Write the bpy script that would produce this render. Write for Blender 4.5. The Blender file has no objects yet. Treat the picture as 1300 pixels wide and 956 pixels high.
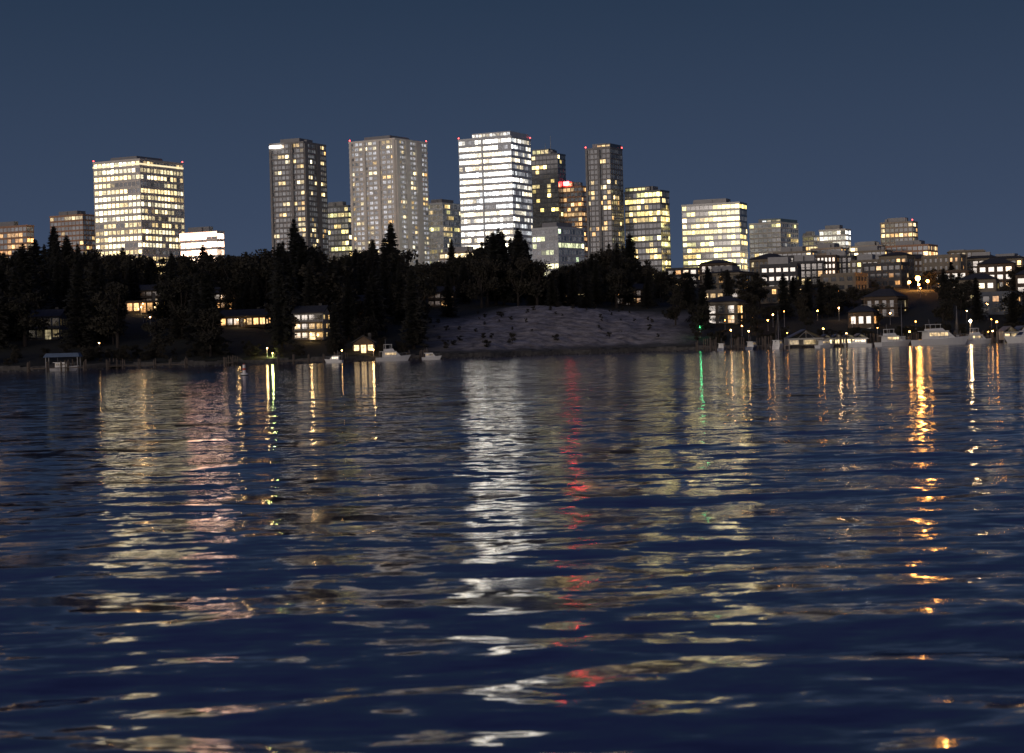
import bpy, math, random
import numpy as np
from mathutils import Matrix, Vector
random.seed(7); np.random.seed(7)
S=bpy.context.scene
COL=S.collection
# ------------------------------------------------------------------ materials
def new_mat(name):
    m=bpy.data.materials.new(name); m.use_nodes=True
    nt=m.node_tree; b=nt.nodes['Principled BSDF']; return m,nt,b
def L(nt,a,b): nt.links.new(a,b)
def surf(name,col,rough=0.8,var=0.25,scale=0.6,metal=0.0,spec=0.4,ior=1.5):
    m,nt,b=new_mat(name)
    tc=nt.nodes.new('ShaderNodeTexCoord'); n=nt.nodes.new('ShaderNodeTexNoise')
    n.inputs['Scale'].default_value=scale; n.inputs['Detail'].default_value=5
    L(nt,tc.outputs['Object'],n.inputs['Vector'])
    r=nt.nodes.new('ShaderNodeValToRGB')
    c0=[max(0,c*(1-var)) for c in col]; c1=[min(1,c*(1+var)) for c in col]
    r.color_ramp.elements[0].position=0.3; r.color_ramp.elements[1].position=0.7
    r.color_ramp.elements[0].color=(*c0,1); r.color_ramp.elements[1].color=(*c1,1)
    L(nt,n.outputs['Fac'],r.inputs['Fac']); L(nt,r.outputs['Color'],b.inputs['Base Color'])
    b.inputs['Roughness'].default_value=rough; b.inputs['Metallic'].default_value=metal
    b.inputs['Specular IOR Level'].default_value=spec; b.inputs['IOR'].default_value=ior
    return m
def emis(name,col,strength):
    m,nt,b=new_mat(name)
    b.inputs['Base Color'].default_value=(*[c*0.5 for c in col],1)
    b.inputs['Emission Color'].default_value=(*col,1); b.inputs['Emission Strength'].default_value=strength
    m.cycles.emission_sampling='NONE'
    return m
def window_mat(name,scale=0.9):
    m,nt,b=new_mat(name)
    b.inputs['Base Color'].default_value=(0.03,0.035,0.045,1); b.inputs['Roughness'].default_value=0.12
    b.inputs['IOR'].default_value=2.3
    a=nt.nodes.new('ShaderNodeAttribute'); a.attribute_name='glow'
    tc=nt.nodes.new('ShaderNodeTexCoord'); n=nt.nodes.new('ShaderNodeTexNoise')
    n.inputs['Scale'].default_value=scale; n.inputs['Detail'].default_value=3
    L(nt,tc.outputs['Object'],n.inputs['Vector'])
    mr=nt.nodes.new('ShaderNodeMapRange'); mr.inputs['From Min'].default_value=0.3; mr.inputs['From Max'].default_value=0.7
    mr.inputs['To Min'].default_value=0.2; mr.inputs['To Max'].default_value=1.8
    L(nt,n.outputs['Fac'],mr.inputs['Value'])
    L(nt,a.outputs['Color'],b.inputs['Emission Color']); L(nt,mr.outputs['Result'],b.inputs['Emission Strength'])
    m.cycles.emission_sampling='NONE'
    return m
M={}
M['win']=window_mat('window_glass_lit')
M['concrete_white']=surf('concrete_white',(0.60,0.57,0.52),0.7,0.08,0.15)
M['concrete_grey']=surf('concrete_grey',(0.32,0.31,0.295),0.8,0.12,0.2)
M['concrete_slate']=surf('concrete_slate',(0.19,0.185,0.185),0.7,0.12,0.2)
M['concrete_tan']=surf('concrete_tan',(0.30,0.25,0.20),0.8,0.12,0.2)
M['brick']=surf('brick_warm',(0.34,0.20,0.13),0.85,0.15,0.4)
M['glass_dark']=surf('curtain_wall_dark',(0.045,0.05,0.06),0.22,0.2,0.3,spec=0.6,ior=1.6)
M['glass_teal']=surf('curtain_wall_teal',(0.10,0.15,0.145),0.2,0.2,0.3,spec=0.7)
M['glass_silver']=surf('curtain_wall_silver',(0.48,0.50,0.52),0.35,0.1,0.2)
M['metal']=surf('metal_grey',(0.20,0.20,0.21),0.5,0.1,1,metal=0.3)
M['roof']=surf('roof_shingle',(0.045,0.045,0.05),0.9,0.3,2)
M['siding_white']=surf('siding_white',(0.40,0.38,0.34),0.7,0.1,1)
M['siding_cream']=surf('siding_cream',(0.21,0.18,0.14),0.8,0.15,0.4)
M['siding_dkgrey']=surf('siding_charcoal',(0.07,0.07,0.075),0.8,0.2,0.4)
M['siding_grey']=surf('siding_grey',(0.13,0.145,0.17),0.8,0.1,1)
M['siding_brown']=surf('siding_brown',(0.10,0.072,0.052),0.8,0.2,1)
M['wood']=surf('dock_wood',(0.10,0.08,0.065),0.9,0.3,2)
M['stone']=surf('sea_wall_stone',(0.08,0.075,0.07),0.95,0.4,0.9)
M['gel']=surf('gelcoat_white',(0.68,0.67,0.64),0.25,0.04,1)
M['hullblue']=surf('hull_navy',(0.03,0.05,0.12),0.3,0.1,1)
M['boatglass']=surf('boat_window',(0.02,0.02,0.03),0.1,0.1,1,spec=0.8)
M['canvas']=surf('boat_canvas',(0.10,0.14,0.20),0.9,0.1,1)
M['red_paint']=surf('buoy_red',(0.45,0.06,0.03),0.5,0.1,2)
M['black']=surf('rubber_black',(0.02,0.02,0.02),0.8,0.1,2)
M['red']=emis('red_obstruction_light',(1,0.06,0.05),12)
M['redsign']=emis('red_sign_light',(1,0.05,0.05),26)
M['lampw']=emis('lamp_glow_warm',(1,0.52,0.17),48)
M['lampwhite']=emis('lamp_glow_white',(1,0.76,0.42),44)
M['lampo']=emis('lamp_glow_sodium',(1,0.38,0.06),50)
M['green']=emis('green_light',(0.1,1,0.35),9)
M['crownlight']=emis('crown_light',(1,0.82,0.5),1.1)
M['pinksign']=emis('sign_glow_pink',(1,0.52,0.34),6)
M['whitesign']=emis('sign_glow_white',(1,0.97,0.9),5)
# ------------------------------------------------------------------ mesh helper
class MB:
    def __init__(s): s.v=[];s.f=[];s.c=[]
    def quad(s,a,b,c,d,col=(0,0,0)):
        i=len(s.v); s.v+= [a,b,c,d]; s.f.append((i,i+1,i+2,i+3)); s.c.append(col)
    def tri(s,a,b,c,col=(0,0,0)):
        i=len(s.v); s.v+= [a,b,c]; s.f.append((i,i+1,i+2)); s.c.append(col)
    def box(s,x0,x1,y0,y1,z0,z1):
        i=len(s.v)
        s.v+=[(x0,y0,z0),(x1,y0,z0),(x1,y1,z0),(x0,y1,z0),(x0,y0,z1),(x1,y0,z1),(x1,y1,z1),(x0,y1,z1)]
        for f in ((0,3,2,1),(4,5,6,7),(0,1,5,4),(1,2,6,5),(2,3,7,6),(3,0,4,7)):
            s.f.append(tuple(i+k for k in f)); s.c.append((0,0,0))
    def cyl(s,x,y,z0,z1,r0,r1,n=8):
        i=len(s.v)
        for k in range(n):
            a=2*math.pi*k/n; s.v.append((x+r0*math.cos(a),y+r0*math.sin(a),z0))
        for k in range(n):
            a=2*math.pi*k/n; s.v.append((x+r1*math.cos(a),y+r1*math.sin(a),z1))
        for k in range(n):
            k2=(k+1)%n; s.f.append((i+k,i+k2,i+n+k2,i+n+k)); s.c.append((0,0,0))
        s.f.append(tuple(i+n+k for k in range(n))); s.c.append((0,0,0))
        s.f.append(tuple(i+k for k in reversed(range(n)))); s.c.append((0,0,0))
    def rod(s,p,q,r,n=5):
        p=Vector(p);q=Vector(q);d=(q-p).normalized();u=d.orthogonal().normalized();w=d.cross(u);i=len(s.v)
        for c in (p,q):
            for k in range(n):
                a=2*math.pi*k/n; s.v.append(tuple(c+u*math.cos(a)*r+w*math.sin(a)*r))
        for k in range(n):
            k2=(k+1)%n; s.f.append((i+k,i+k2,i+n+k2,i+n+k)); s.c.append((0,0,0))
    def ball(s,x,y,z,r,n=8,m=5):
        i=len(s.v)
        for j in range(m+1):
            ph=math.pi*j/m
            for k in range(n):
                a=2*math.pi*k/n; s.v.append((x+r*math.sin(ph)*math.cos(a),y+r*math.sin(ph)*math.sin(a),z+r*math.cos(ph)))
        for j in range(m):
            for k in range(n):
                k2=(k+1)%n; s.f.append((i+j*n+k,i+(j+1)*n+k,i+(j+1)*n+k2,i+j*n+k2)); s.c.append((0,0,0))
    def prism(s,prof,w0,w1=None,y=0):
        if w1 is None: w1=w0
        zs=[p[1] for p in prof]; za,zb=min(zs),max(zs); n=len(prof); i=len(s.v)
        for sg in (-1,1):
            for (x,z) in prof:
                t=(z-za)/max(1e-6,zb-za); s.v.append((x,y+sg*(w0+(w1-w0)*t),z))
        for k in range(n):
            k2=(k+1)%n; s.f.append((i+k,i+k2,i+n+k2,i+n+k)); s.c.append((0,0,0))
        s.f.append(tuple(i+k for k in reversed(range(n)))); s.c.append((0,0,0))
        s.f.append(tuple(i+n+k for k in range(n))); s.c.append((0,0,0))
    def mesh(s,name,mat,glow=False,smooth=False):
        me=bpy.data.meshes.new(name); me.from_pydata(s.v,[],s.f)
        if mat: me.materials.append(mat)
        if glow:
            at=me.attributes.new('glow','FLOAT_COLOR','FACE')
            at.data.foreach_set('color',np.array([(*c,1) for c in s.c],dtype=np.float32).ravel())
        if smooth: me.polygons.foreach_set('use_smooth',[True]*len(me.polygons))
        me.update(); return me
    def obj(s,name,mat,parent=None,glow=False,smooth=False):
        if not s.f: return None
        o=bpy.data.objects.new(name,s.mesh(name,mat,glow,smooth)); COL.objects.link(o)
        if parent: o.parent=parent
        return o
def empty(name,loc=(0,0,0),rz=0):
    e=bpy.data.objects.new(name,None); e.location=loc; e.rotation_euler=(0,0,rz); e.empty_display_size=1
    COL.objects.link(e); return e
# ------------------------------------------------------------------ terrain
def hnoise(x,y):
    return (np.sin(x*0.031+1.3)*np.cos(y*0.027+0.4)+0.5*np.sin(x*0.083+y*0.05)+0.25*np.sin(x*0.21-y*0.17))
def shore_y(x):
    return np.interp(x,[-2500,-400,-140,-100,-50,-10,40,80,140,200,400,2500],[380,440,488,500,518,548,590,592,585,590,640,800])+1.5*np.sin(x*0.16)+0.8*np.sin(x*0.43+1)
def ground(x,y):
    x=np.asarray(x,float); y=np.asarray(y,float)
    t=y-shore_y(x)
    h=np.where(t<0,np.maximum(-4,t*0.3), 1.4*np.clip(t/1.2,0,1)+37*(1-np.exp(-np.maximum(t,0)/235)))
    bump=np.exp(-((x/y-0.022)/0.040)**2)*np.exp(-((t-58)/42)**2)*4.0+np.exp(-((x/y-0.075)/0.03)**2)*np.exp(-((t-30)/24)**2)*2.0
    h=h+np.where(t>0,bump*np.clip(t/15,0,1),0)
    h=h+np.where(t>4,hnoise(x,y)*0.9*np.clip(t/50,0,1),0)
    return h
def gz(x,y): return float(ground(x,y))
def make_terrain():
    ys=np.concatenate([np.arange(360,470,10),np.arange(470,720,1.6),np.arange(720,1000,6),np.arange(1000,2000,40),np.arange(2000,6001,400)])
    xs=np.concatenate([np.arange(-4000,-400,120),np.arange(-400,-200,8),np.arange(-200,260,2.5),np.arange(260,500,8),np.arange(500,4001,120)])
    X,Y=np.meshgrid(xs,ys); Z=ground(X,Y)
    t=Y-shore_y(X)
    bare=np.exp(-((X/Y-0.026)/0.066)**6)*(t>1)*np.clip((104+14*np.sin(X*.09)-t)/20,0,1)*np.clip((t-2)/6,0.25,1)
    Z=Z+bare*(0.5*np.sin(X*0.5+Y*0.35)*np.sin(Y*0.41-X*0.17)+0.3*np.random.randn(*X.shape)*0.6)
    V=np.stack([X,Y,Z],-1).reshape(-1,3); nx=len(xs); ny=len(ys)
    I=np.arange(nx*ny).reshape(ny,nx)
    F=np.stack([I[:-1,:-1],I[:-1,1:],I[1:,1:],I[1:,:-1]],-1).reshape(-1,4)
    me=bpy.data.meshes.new('hillside_ground'); me.from_pydata(V.tolist(),[],F.tolist())
    at=me.attributes.new('bare','FLOAT','POINT'); at.data.foreach_set('value',bare.ravel().astype(np.float32))
    me.polygons.foreach_set('use_smooth',[True]*len(me.polygons))
    m,nt,b=new_mat('ground_grass_and_soil'); b.inputs['Roughness'].default_value=0.95
    a=nt.nodes.new('ShaderNodeAttribute'); a.attribute_name='bare'
    tc=nt.nodes.new('ShaderNodeTexCoord')
    mp=nt.nodes.new('ShaderNodeMapping'); mp.inputs['Scale'].default_value=(0.35,0.35,1.6); L(nt,tc.outputs['Object'],mp.inputs['Vector'])
    n=nt.nodes.new('ShaderNodeTexNoise'); n.inputs['Scale'].default_value=0.6; n.inputs['Detail'].default_value=9; n.inputs['Roughness'].default_value=0.75
    L(nt,mp.outputs['Vector'],n.inputs['Vector'])
    r1=nt.nodes.new('ShaderNodeValToRGB'); r1.color_ramp.elements[0].color=(0.010,0.012,0.008,1); r1.color_ramp.elements[1].color=(0.03,0.03,0.02,1)
    r2=nt.nodes.new('ShaderNodeValToRGB'); r2.color_ramp.elements[0].color=(0.09,0.078,0.07,1); r2.color_ramp.elements[1].color=(0.58,0.51,0.46,1)
    r2.color_ramp.elements[0].position=0.34; r2.color_ramp.elements[1].position=0.66
    L(nt,n.outputs['Fac'],r1.inputs['Fac']); L(nt,n.outputs['Fac'],r2.inputs['Fac'])
    mx=nt.nodes.new('ShaderNodeMix'); mx.data_type='RGBA'
    L(nt,a.outputs['Fac'],mx.inputs[0]); L(nt,r1.outputs['Color'],mx.inputs[6]); L(nt,r2.outputs['Color'],mx.inputs[7])
    L(nt,mx.outputs[2],b.inputs['Base Color'])
    bp=nt.nodes.new('ShaderNodeBump'); bp.inputs['Distance'].default_value=1.5; bp.inputs['Strength'].default_value=0.8
    L(nt,n.outputs['Fac'],bp.inputs['Height']); L(nt,bp.outputs['Normal'],b.inputs['Normal'])
    me.materials.append(m)
    o=bpy.data.objects.new('hillside_ground',me); COL.objects.link(o)
make_terrain()
# ------------------------------------------------------------------ water
def make_water():
    m,nt,b=new_mat('lake_water_surface')
    b.inputs['Base Color'].default_value=(0.022,0.025,0.095,1); b.inputs['Roughness'].default_value=0.07
    b.inputs['IOR'].default_value=1.52
    geo=nt.nodes.new('ShaderNodeNewGeometry')
    acc=geo.outputs['Normal']
    def vm(op,a,bv):
        n=nt.nodes.new('ShaderNodeVectorMath'); n.operation=op
        L(nt,a,n.inputs[0])
        if bv is not None:
            if isinstance(bv,tuple): n.inputs[1].default_value=bv
            else: L(nt,bv,n.inputs[1])
        return n.outputs['Vector']
    for (sc,sx,det,ax,ay,rot,off) in ((0.5,0.45,1,0.09,0.19,0.12,0),(1.8,0.40,3,0.14,0.48,-0.10,31),(5.0,0.5,2,0.10,0.24,0.2,77)):
        mp=nt.nodes.new('ShaderNodeMapping'); mp.inputs['Scale'].default_value=(sx,1,1); mp.inputs['Rotation'].default_value=(0,0,rot); mp.inputs['Location'].default_value=(off,off*1.7,0)
        L(nt,geo.outputs['Position'],mp.inputs['Vector'])
        n=nt.nodes.new('ShaderNodeTexNoise'); n.inputs['Scale'].default_value=sc; n.inputs['Detail'].default_value=det; n.inputs['Roughness'].default_value=0.5
        L(nt,mp.outputs['Vector'],n.inputs['Vector'])
        d=vm('SUBTRACT',n.outputs['Color'],(0.5,0.5,0.5)); d=vm('MULTIPLY',d,(ax,ay,0.0)); acc=vm('ADD',acc,d)
    acc=vm('NORMALIZE',acc,None)
    L(nt,acc,b.inputs['Normal'])
    root=empty('lake_water')
    d=[3.5]
    while d[-1]<760: d.append(d[-1]+max(0.055,d[-1]*0.0040))
    d=np.array(d); dd=np.gradient(d)
    ang=np.linspace(-0.62,0.62,520)
    D,A=np.meshgrid(d,ang,indexing='ij'); DD=np.meshgrid(dd,ang,indexing='ij')[0]
    X=D*np.tan(A); Y=D*1.0-0.0
    Z=np.zeros_like(X); rs=np.random.RandomState(12)
    for k in range(90):
        lam=0.45*(7.5/0.45)**rs.rand()
        th=math.pi/2+rs.randn()*0.5
        kx,ky=2*math.pi/lam*math.cos(th),2*math.pi/lam*math.sin(th)
        slope=0.0092*(1.0 if lam<2.5 else 0.8)
        amp=slope*lam/(2*math.pi)
        fade=np.clip((lam/DD-7)/8,0,1)
        Z+=amp*fade*np.sin(kx*X+ky*Y+rs.rand()*6.28+0.9*np.sin(X*0.17+k)+0.9*np.sin(Y*0.13+2*k))
    ny,nx=X.shape; V=np.stack([X,Y,Z],-1).reshape(-1,3)
    I=np.arange(nx*ny).reshape(ny,nx)
    F=np.stack([I[:-1,:-1],I[:-1,1:],I[1:,1:],I[1:,:-1]],-1).reshape(-1,4)
    me=bpy.data.meshes.new('waves'); me.vertices.add(len(V)); me.vertices.foreach_set('co',V.ravel())
    me.loops.add(F.size); me.loops.foreach_set('vertex_index',F.ravel().astype(np.int32))
    me.polygons.add(len(F)); me.polygons.foreach_set('loop_start',np.arange(0,F.size,4,dtype=np.int32))
    me.polygons.foreach_set('loop_total',np.full(len(F),4,dtype=np.int32))
    me.update(calc_edges=True); me.validate()
    me.polygons.foreach_set('use_smooth',[True]*len(me.polygons)); me.materials.append(m)
    o=bpy.data.objects.new('waves',me); COL.objects.link(o); o.parent=root
    q=MB(); q.quad((-5000,-3000,-0.6),(5000,-3000,-0.6),(5000,900,-0.6),(-5000,900,-0.6)); q.obj('open_water',m,root)
make_water()
# ------------------------------------------------------------------ buildings
WARM=[(1,0.66,0.26),(1,0.72,0.32),(1,0.56,0.19),(1,0.78,0.42)]
WHITE=[(1,0.76,0.37),(1,0.82,0.46),(1,0.72,0.33),(1,0.88,0.58)]
COOL=[(1,0.95,0.84),(1,0.90,0.70),(1,0.84,0.58),(0.94,0.97,0.98)]
YEL=[(1,0.76,0.24),(1,0.70,0.24),(0.92,0.85,0.34),(1,0.78,0.34)]
ORG=[(1,0.48,0.16),(1,0.54,0.2),(1,0.65,0.3)]
def tower(name,xl,xc,xr,D,top,wall='concrete_grey',sp='concrete_grey',fh=3.8,bay=3.2,spf=0.35,mw=0.4,lit=0.5,lev=0.7,pal=WARM,
          theta=28,depth=None,base=None,rowvar=0.4,unlit_glow=0.04,crown=None,red=False,pent=True,balcony=False,litB=None,levB=None,e_sp=0.25,steps=None,seed=None,strips=None,blank=None,cont=0.4):
    rr=random.Random((int(xl*7)*31+int(top*13)+len(name))&0xffff if seed is None else seed)
    lev*=1.75; levB=levB*1.75 if levB else None
    th=math.radians(theta)
    wA=(xc-xl)/math.cos(th); wB=(xr-xc)/math.sin(th)
    if depth: wB=depth
    bz=(gz((xl+xr)/2,D)-4) if base is None else base
    e=empty(name,(xc,D,0),-th)
    core=MB(); core.box(-wA,0,0,wB,bz,top); core.obj('walls',M[wall],e)
    nf=max(1,int(round((top-bz-1)/fh))); fh=(top-bz)/nf
    slabs=MB(); win=MB(); mul=MB(); rail=MB()
    for k in range(nf+1):
        z=bz+k*fh; h=fh*spf
        if balcony:
            slabs.box(-wA-1.3,1.3,-1.3,wB+0.3,z-0.15,z+0.16)
            if k<nf: 
                for i in range(int((wA+2.4)/1.6)): rail.box(-wA-1.25+i*1.6,-wA-1.19+i*1.6,-1.28,-1.22,z+0.16,z+1.2)
                rail.box(-wA-1.25,1.2,-1.3,-1.24,z+1.15,z+1.25)
        else: slabs.box(-wA-e_sp,e_sp,-e_sp,wB+e_sp,z-h/2,z+h/2 if k<nf else z+0.02)
    faces=[('A',wA),('B',wB),('C',wA),('D',wB)]
    for (fc,w) in faces:
        nb=max(1,int(round(w/bay))); bw=w/nb
        pb=lit if fc in 'AC' or litB is None else litB
        lv=lev if fc in 'AC' or levB is None else levB
        for i in range(nb+1):
            p=i*bw; g=mw/2; o=0.17
            if balcony and 0<i<nb: continue
            if fc=='A': mul.box(-wA+p-g,-wA+p+g,-o,0.05,bz,top-0.01)
            elif fc=='B': mul.box(-0.05,o,p-g,p+g,bz,top-0.02)
            elif fc=='C': mul.box(-wA+p-g,-wA+p+g,wB-0.05,wB+o,bz,top-0.03)
            else: mul.box(-wA-o,-wA+0.05,p-g,p+g,bz,top-0.04)
        colp=[rr.uniform(0.5,1.35) for _ in range(nb)]
        for k in range(nf):
            z0=bz+k*fh+(0.16 if balcony else fh*spf/2); z1=bz+(k+1)*fh-(0.16 if balcony else fh*spf/2)
            if balcony: z1-=0.5
            rowp=min(1,max(0.0,pb+rr.uniform(-rowvar,rowvar))); rowl=rr.uniform(0.5,1.4)
            on=rr.random()<rowp; rc=rr.choice(pal)
            for i in range(nb):
                if rr.random()<cont: on=rr.random()<rowp*(colp[i] if pb<0.6 else 1)
                if rr.random()<0.25: rc=rr.choice(pal)
                a,b_=i*bw+mw/2,(i+1)*bw-mw/2
                if on: l=lv*rowl*math.exp(rr.gauss(-0.2,0.6))
                else: l=unlit_glow*rr.uniform(0.2,2.0)  # unlit panes emit a little too, an added glow that lightens the facade
                c=tuple(q*l for q in rc) if on else (l*0.95,l*0.95,l*1.0)
                o=0.045
                if fc=='A': win.quad((-wA+a,-o,z0),(-wA+b_,-o,z0),(-wA+b_,-o,z1),(-wA+a,-o,z1),c)
                elif fc=='B': win.quad((o,a,z0),(o,b_,z0),(o,b_,z1),(o,a,z1),c)
                elif fc=='C': win.quad((-wA+b_,wB+o,z0),(-wA+a,wB+o,z0),(-wA+a,wB+o,z1),(-wA+b_,wB+o,z1),c)
                else: win.quad((-wA-o,b_,z0),(-wA-o,a,z0),(-wA-o,a,z1),(-wA-o,b_,z1),c)
    slabs.obj('floor_bands',M[sp],e); mul.obj('mullions',M[sp],e); win.obj('windows',M['win'],e,glow=True)
    rail.obj('balcony_rails',M['metal'],e)
    r=MB(); p=0.4+max(0,e_sp-0.25)
    r.box(-wA-p,p,-p,wB+p,top-0.5,top+0.7)
    r.obj('parapet',M[sp],e)
    if strips:
        q=MB()
        for (f0,f1,pr) in strips: q.box(-wA+f0*wA,-wA+f1*wA,-pr,0.3,bz,top-0.6)
        q.obj('wall_piers',M[sp],e)
    if blank:
        q=MB()
        for (f0,f1,pr) in blank: q.box(-0.3,pr,f0*wB,f1*wB,bz,top-0.6)
        q.obj('side_piers',M[sp],e)
    if pent:
        q=MB(); q.box(-wA*0.82,-wA*0.25,wB*0.2,wB*0.8,top+0.72,top+3.6)
        for _ in range(3):
            x=rr.uniform(-wA*0.9,-wA*0.1); y=rr.uniform(wB*0.1,wB*0.5); q.box(x-0.9,x+0.9,y-0.9,y+0.9,top+0.73,top+2.2+rr.random())
        q.obj('roof_plant',M['metal'],e)
    if crown=='lit':
        q=MB(); q.box(-wA-0.45,0.45,-0.45,wB+0.45,top-3.2,top-2.2); q.obj('crown_light_band',M['crownlight'],e)
    if crown=='sign':
        q=MB(); q.box(-wA*0.98,-wA*0.62,-1.6,-1.3,top-2.6,top-0.9); q.obj('lit_roof_sign',M['whitesign'],e)
    if crown=='antenna':
        q=MB(); q.cyl(-wA*0.4,wB*0.5,top+0.7,top+14,0.35,0.12,6); q.cyl(-wA*0.6,wB*0.5,top+0.7,top+9,0.25,0.1,6); q.obj('antennas',M['metal'],e)
    if red:
        pts=((-wA,0),(0,wB)) if red==2 else ((0,0),)
        q=MB()
        for (x,y) in pts: q.ball(x,y,top+1.5,0.42,6,4)
        q.obj('obstruction_lights',M['red'],e)
        q=MB()
        for (x,y) in pts: q.cyl(x,y,top+0.7,top+1.2,0.08,0.08,4)
        q.obj('obstruction_light_posts',M['metal'],e)
    if steps:
        q=MB(); w2=MB()
        for (f0,f1,hh) in steps:
            x0,x1=-wA*f0,-wA*f1
            q.box(x0,x1,0.6,wB-0.6,top+0.71,top+hh)
            n=max(1,int(abs(x1-x0)/bay))
            for i in range(n):
                l=lev*rr.uniform(0.1,0.8); bw=(x1-x0)/n
                w2.quad((x0+i*bw+0.3,0.55,top+1.2),(x0+(i+1)*bw-0.3,0.55,top+1.2),(x0+(i+1)*bw-0.3,0.55,top+hh-0.8),(x0+i*bw+0.3,0.55,top+hh-0.8),tuple(c*l for c in rr.choice(pal)))
        q.obj('upper_storey',M[wall],e); w2.obj('upper_windows',M['win'],e,glow=True)
    return e,wA,wB
tower('apartment_building',-345,-305,-302,1213,88,'brick','brick',fh=3.5,lit=0.4,lev=0.7,pal=ORG,cont=.7)
tower('apartment_building',-322,-296,-289,1334,103,'concrete_tan','brick',fh=3.5,lit=0.18,lev=0.5,pal=WARM,cont=.8)
tower('office_tower',-265,-232,-211.5,1213,128,'concrete_grey','concrete_white',fh=4.3,bay=3.3,spf=0.42,mw=0.8,lit=0.84,lev=1.5,pal=WHITE,rowvar=0.15,litB=0.7,levB=0.8,crown='lit',red=2)
e,wA,wB=tower('retail_building',-189,-166,-163,1092,73,'concrete_white','concrete_white',fh=4.5,bay=4,lit=0.95,lev=5.0,pal=[(1,0.66,0.46),(1,0.55,0.36)],rowvar=0.05)
q=MB(); q.box(-wA,0,-0.8,-0.5,70.6,73.2); q.obj('lit_sign_band',M['pinksign'],e)
tower('apartment_tower',-150.5,-128,-116.5,1213,136,'concrete_slate','concrete_slate',fh=3.3,bay=2.6,spf=0.38,mw=0.5,lit=0.16,lev=0.6,pal=WARM+WHITE,unlit_glow=0.05,rowvar=0.16,crown='sign',theta=24,strips=[(0.0,0.06,1.2),(0.62,0.7,1.4)],blank=[(0.0,0.12,1.0),(0.55,0.7,1.0)],cont=.8)
tower('office_building',-129.5,-111,-107.5,1334,104,'glass_dark','glass_dark',fh=3.8,lit=0.3,lev=0.8,pal=YEL)
tower('apartment_tower',-100,-70,-51.5,1213,136.5,'concrete_white','concrete_white',fh=3.15,bay=3.4,spf=0.42,mw=0.9,lit=0.26,lev=0.7,pal=WHITE+WARM,unlit_glow=0.26,rowvar=0.12,theta=30,litB=0.16,e_sp=0.5,red=2,cont=.9,strips=[(0.0,0.05,1.0),(0.3,0.36,1.5),(0.62,0.68,1.5),(0.95,1.0,1.0)],blank=[(0.0,0.1,1.2),(0.3,0.42,1.2),(0.62,0.8,1.2)])
tower('glass_office_building',-58.5,-45,-32,1334,104,'glass_teal','glass_silver',fh=3.8,bay=2.6,lit=0.45,lev=0.5,pal=YEL+WHITE)
tower('glass_office_tower',-30,3.5,16,1213,136,'glass_silver','glass_silver',fh=4.1,bay=2.4,spf=0.42,mw=0.15,lit=0.92,lev=1.7,pal=COOL,rowvar=0.1,litB=0.5,levB=0.7,theta=26,unlit_glow=0.2,red=2,steps=[(0.75,0.02,3.6)],strips=[(0.44,0.47,0.9)])
tower('glass_apartment_tower',18,36,41.5,1334,136,'glass_dark','glass_dark',fh=3.3,bay=2.8,spf=0.28,mw=0.25,lit=0.2,lev=1.1,pal=YEL,unlit_glow=0.006,rowvar=0.16,steps=[(0.98,0.35,4.5)],crown='antenna',cont=.8)
e,wA,wB=tower('brick_apartment_building',39.5,52,57.5,1334,113,'brick','brick',fh=3.4,bay=2.6,spf=0.34,lit=0.5,lev=0.75,pal=ORG,steps=[(0.9,0.5,4)])
q=MB(); q.box(-wA*0.95,-wA*0.65,-0.9,-0.5,114.4,117.2); q.obj('red_sign',M['redsign'],e)
tower('apartment_tower',51,66,74.5,1213,127,'glass_dark','concrete_slate',fh=3.2,bay=2.8,spf=0.3,mw=0.6,lit=0.17,lev=0.8,pal=WARM,unlit_glow=0.02,rowvar=0.16,steps=[(0.55,0.0,3)],strips=[(0.0,0.08,1.0),(0.5,0.6,1.3)],red=2,cont=.8)
tower('glass_office_building',14,28.5,44,1092,70,'glass_teal','glass_silver',fh=3.8,bay=3,lit=0.55,lev=0.7,pal=[(0.8,1,0.6),(0.95,1,0.55),(1,0.92,0.5)],litB=0.25,theta=35)
tower('office_tower',75.5,97,103.5,1213,99,'glass_dark','glass_dark',fh=3.9,bay=2.8,spf=0.34,mw=0.3,lit=0.52,lev=1.15,pal=YEL,theta=30,steps=[(1.0,0.3,3.5)],litB=0.4,cont=.55)
tower('office_tower',112,147,153.5,1213,90,'glass_dark','glass_dark',fh=3.7,bay=2.8,spf=0.38,mw=0.25,lit=0.52,lev=1.2,pal=YEL,theta=22,rowvar=0.35,cont=.55)
tower('apartment_building',170,190,206,1334,84,'glass_teal','concrete_white',fh=3.3,bay=3.5,lit=0.35,lev=0.5,pal=COOL+YEL,theta=32,steps=[(0.6,0.0,3)],cont=.7)
tower('apartment_building',206,213,218,1334,74,'concrete_grey','concrete_grey',fh=3.3,lit=0.3,lev=0.5)
tower('office_building',218.5,235,240.5,1334,78,'concrete_white','concrete_white',fh=3.8,bay=3,lit=0.85,lev=1.1,pal=COOL,rowvar=0.1)
tower('apartment_building',240.5,260,266,1334,66,'concrete_tan','concrete_tan',fh=3.4,lit=0.45,lev=0.8,pal=WARM,cont=.8)
tower('brick_apartment_building',262,282,287.5,1334,82,'brick','concrete_tan',fh=3.3,bay=3.4,mw=0.8,lit=0.3,lev=0.7,pal=WARM,cont=.8,red=1)
tower('brick_apartment_building',242,266,276,1213,60,'brick','brick',fh=3.4,bay=3.2,mw=0.6,lit=0.5,lev=1.1,pal=ORG,litB=0.5,cont=.7)
tower('hotel_building',161,182,187,1152,55,'siding_cream','siding_cream',fh=3.2,bay=3,lit=0.3,lev=0.7,pal=WARM,cont=.9,rowvar=.15)
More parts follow.
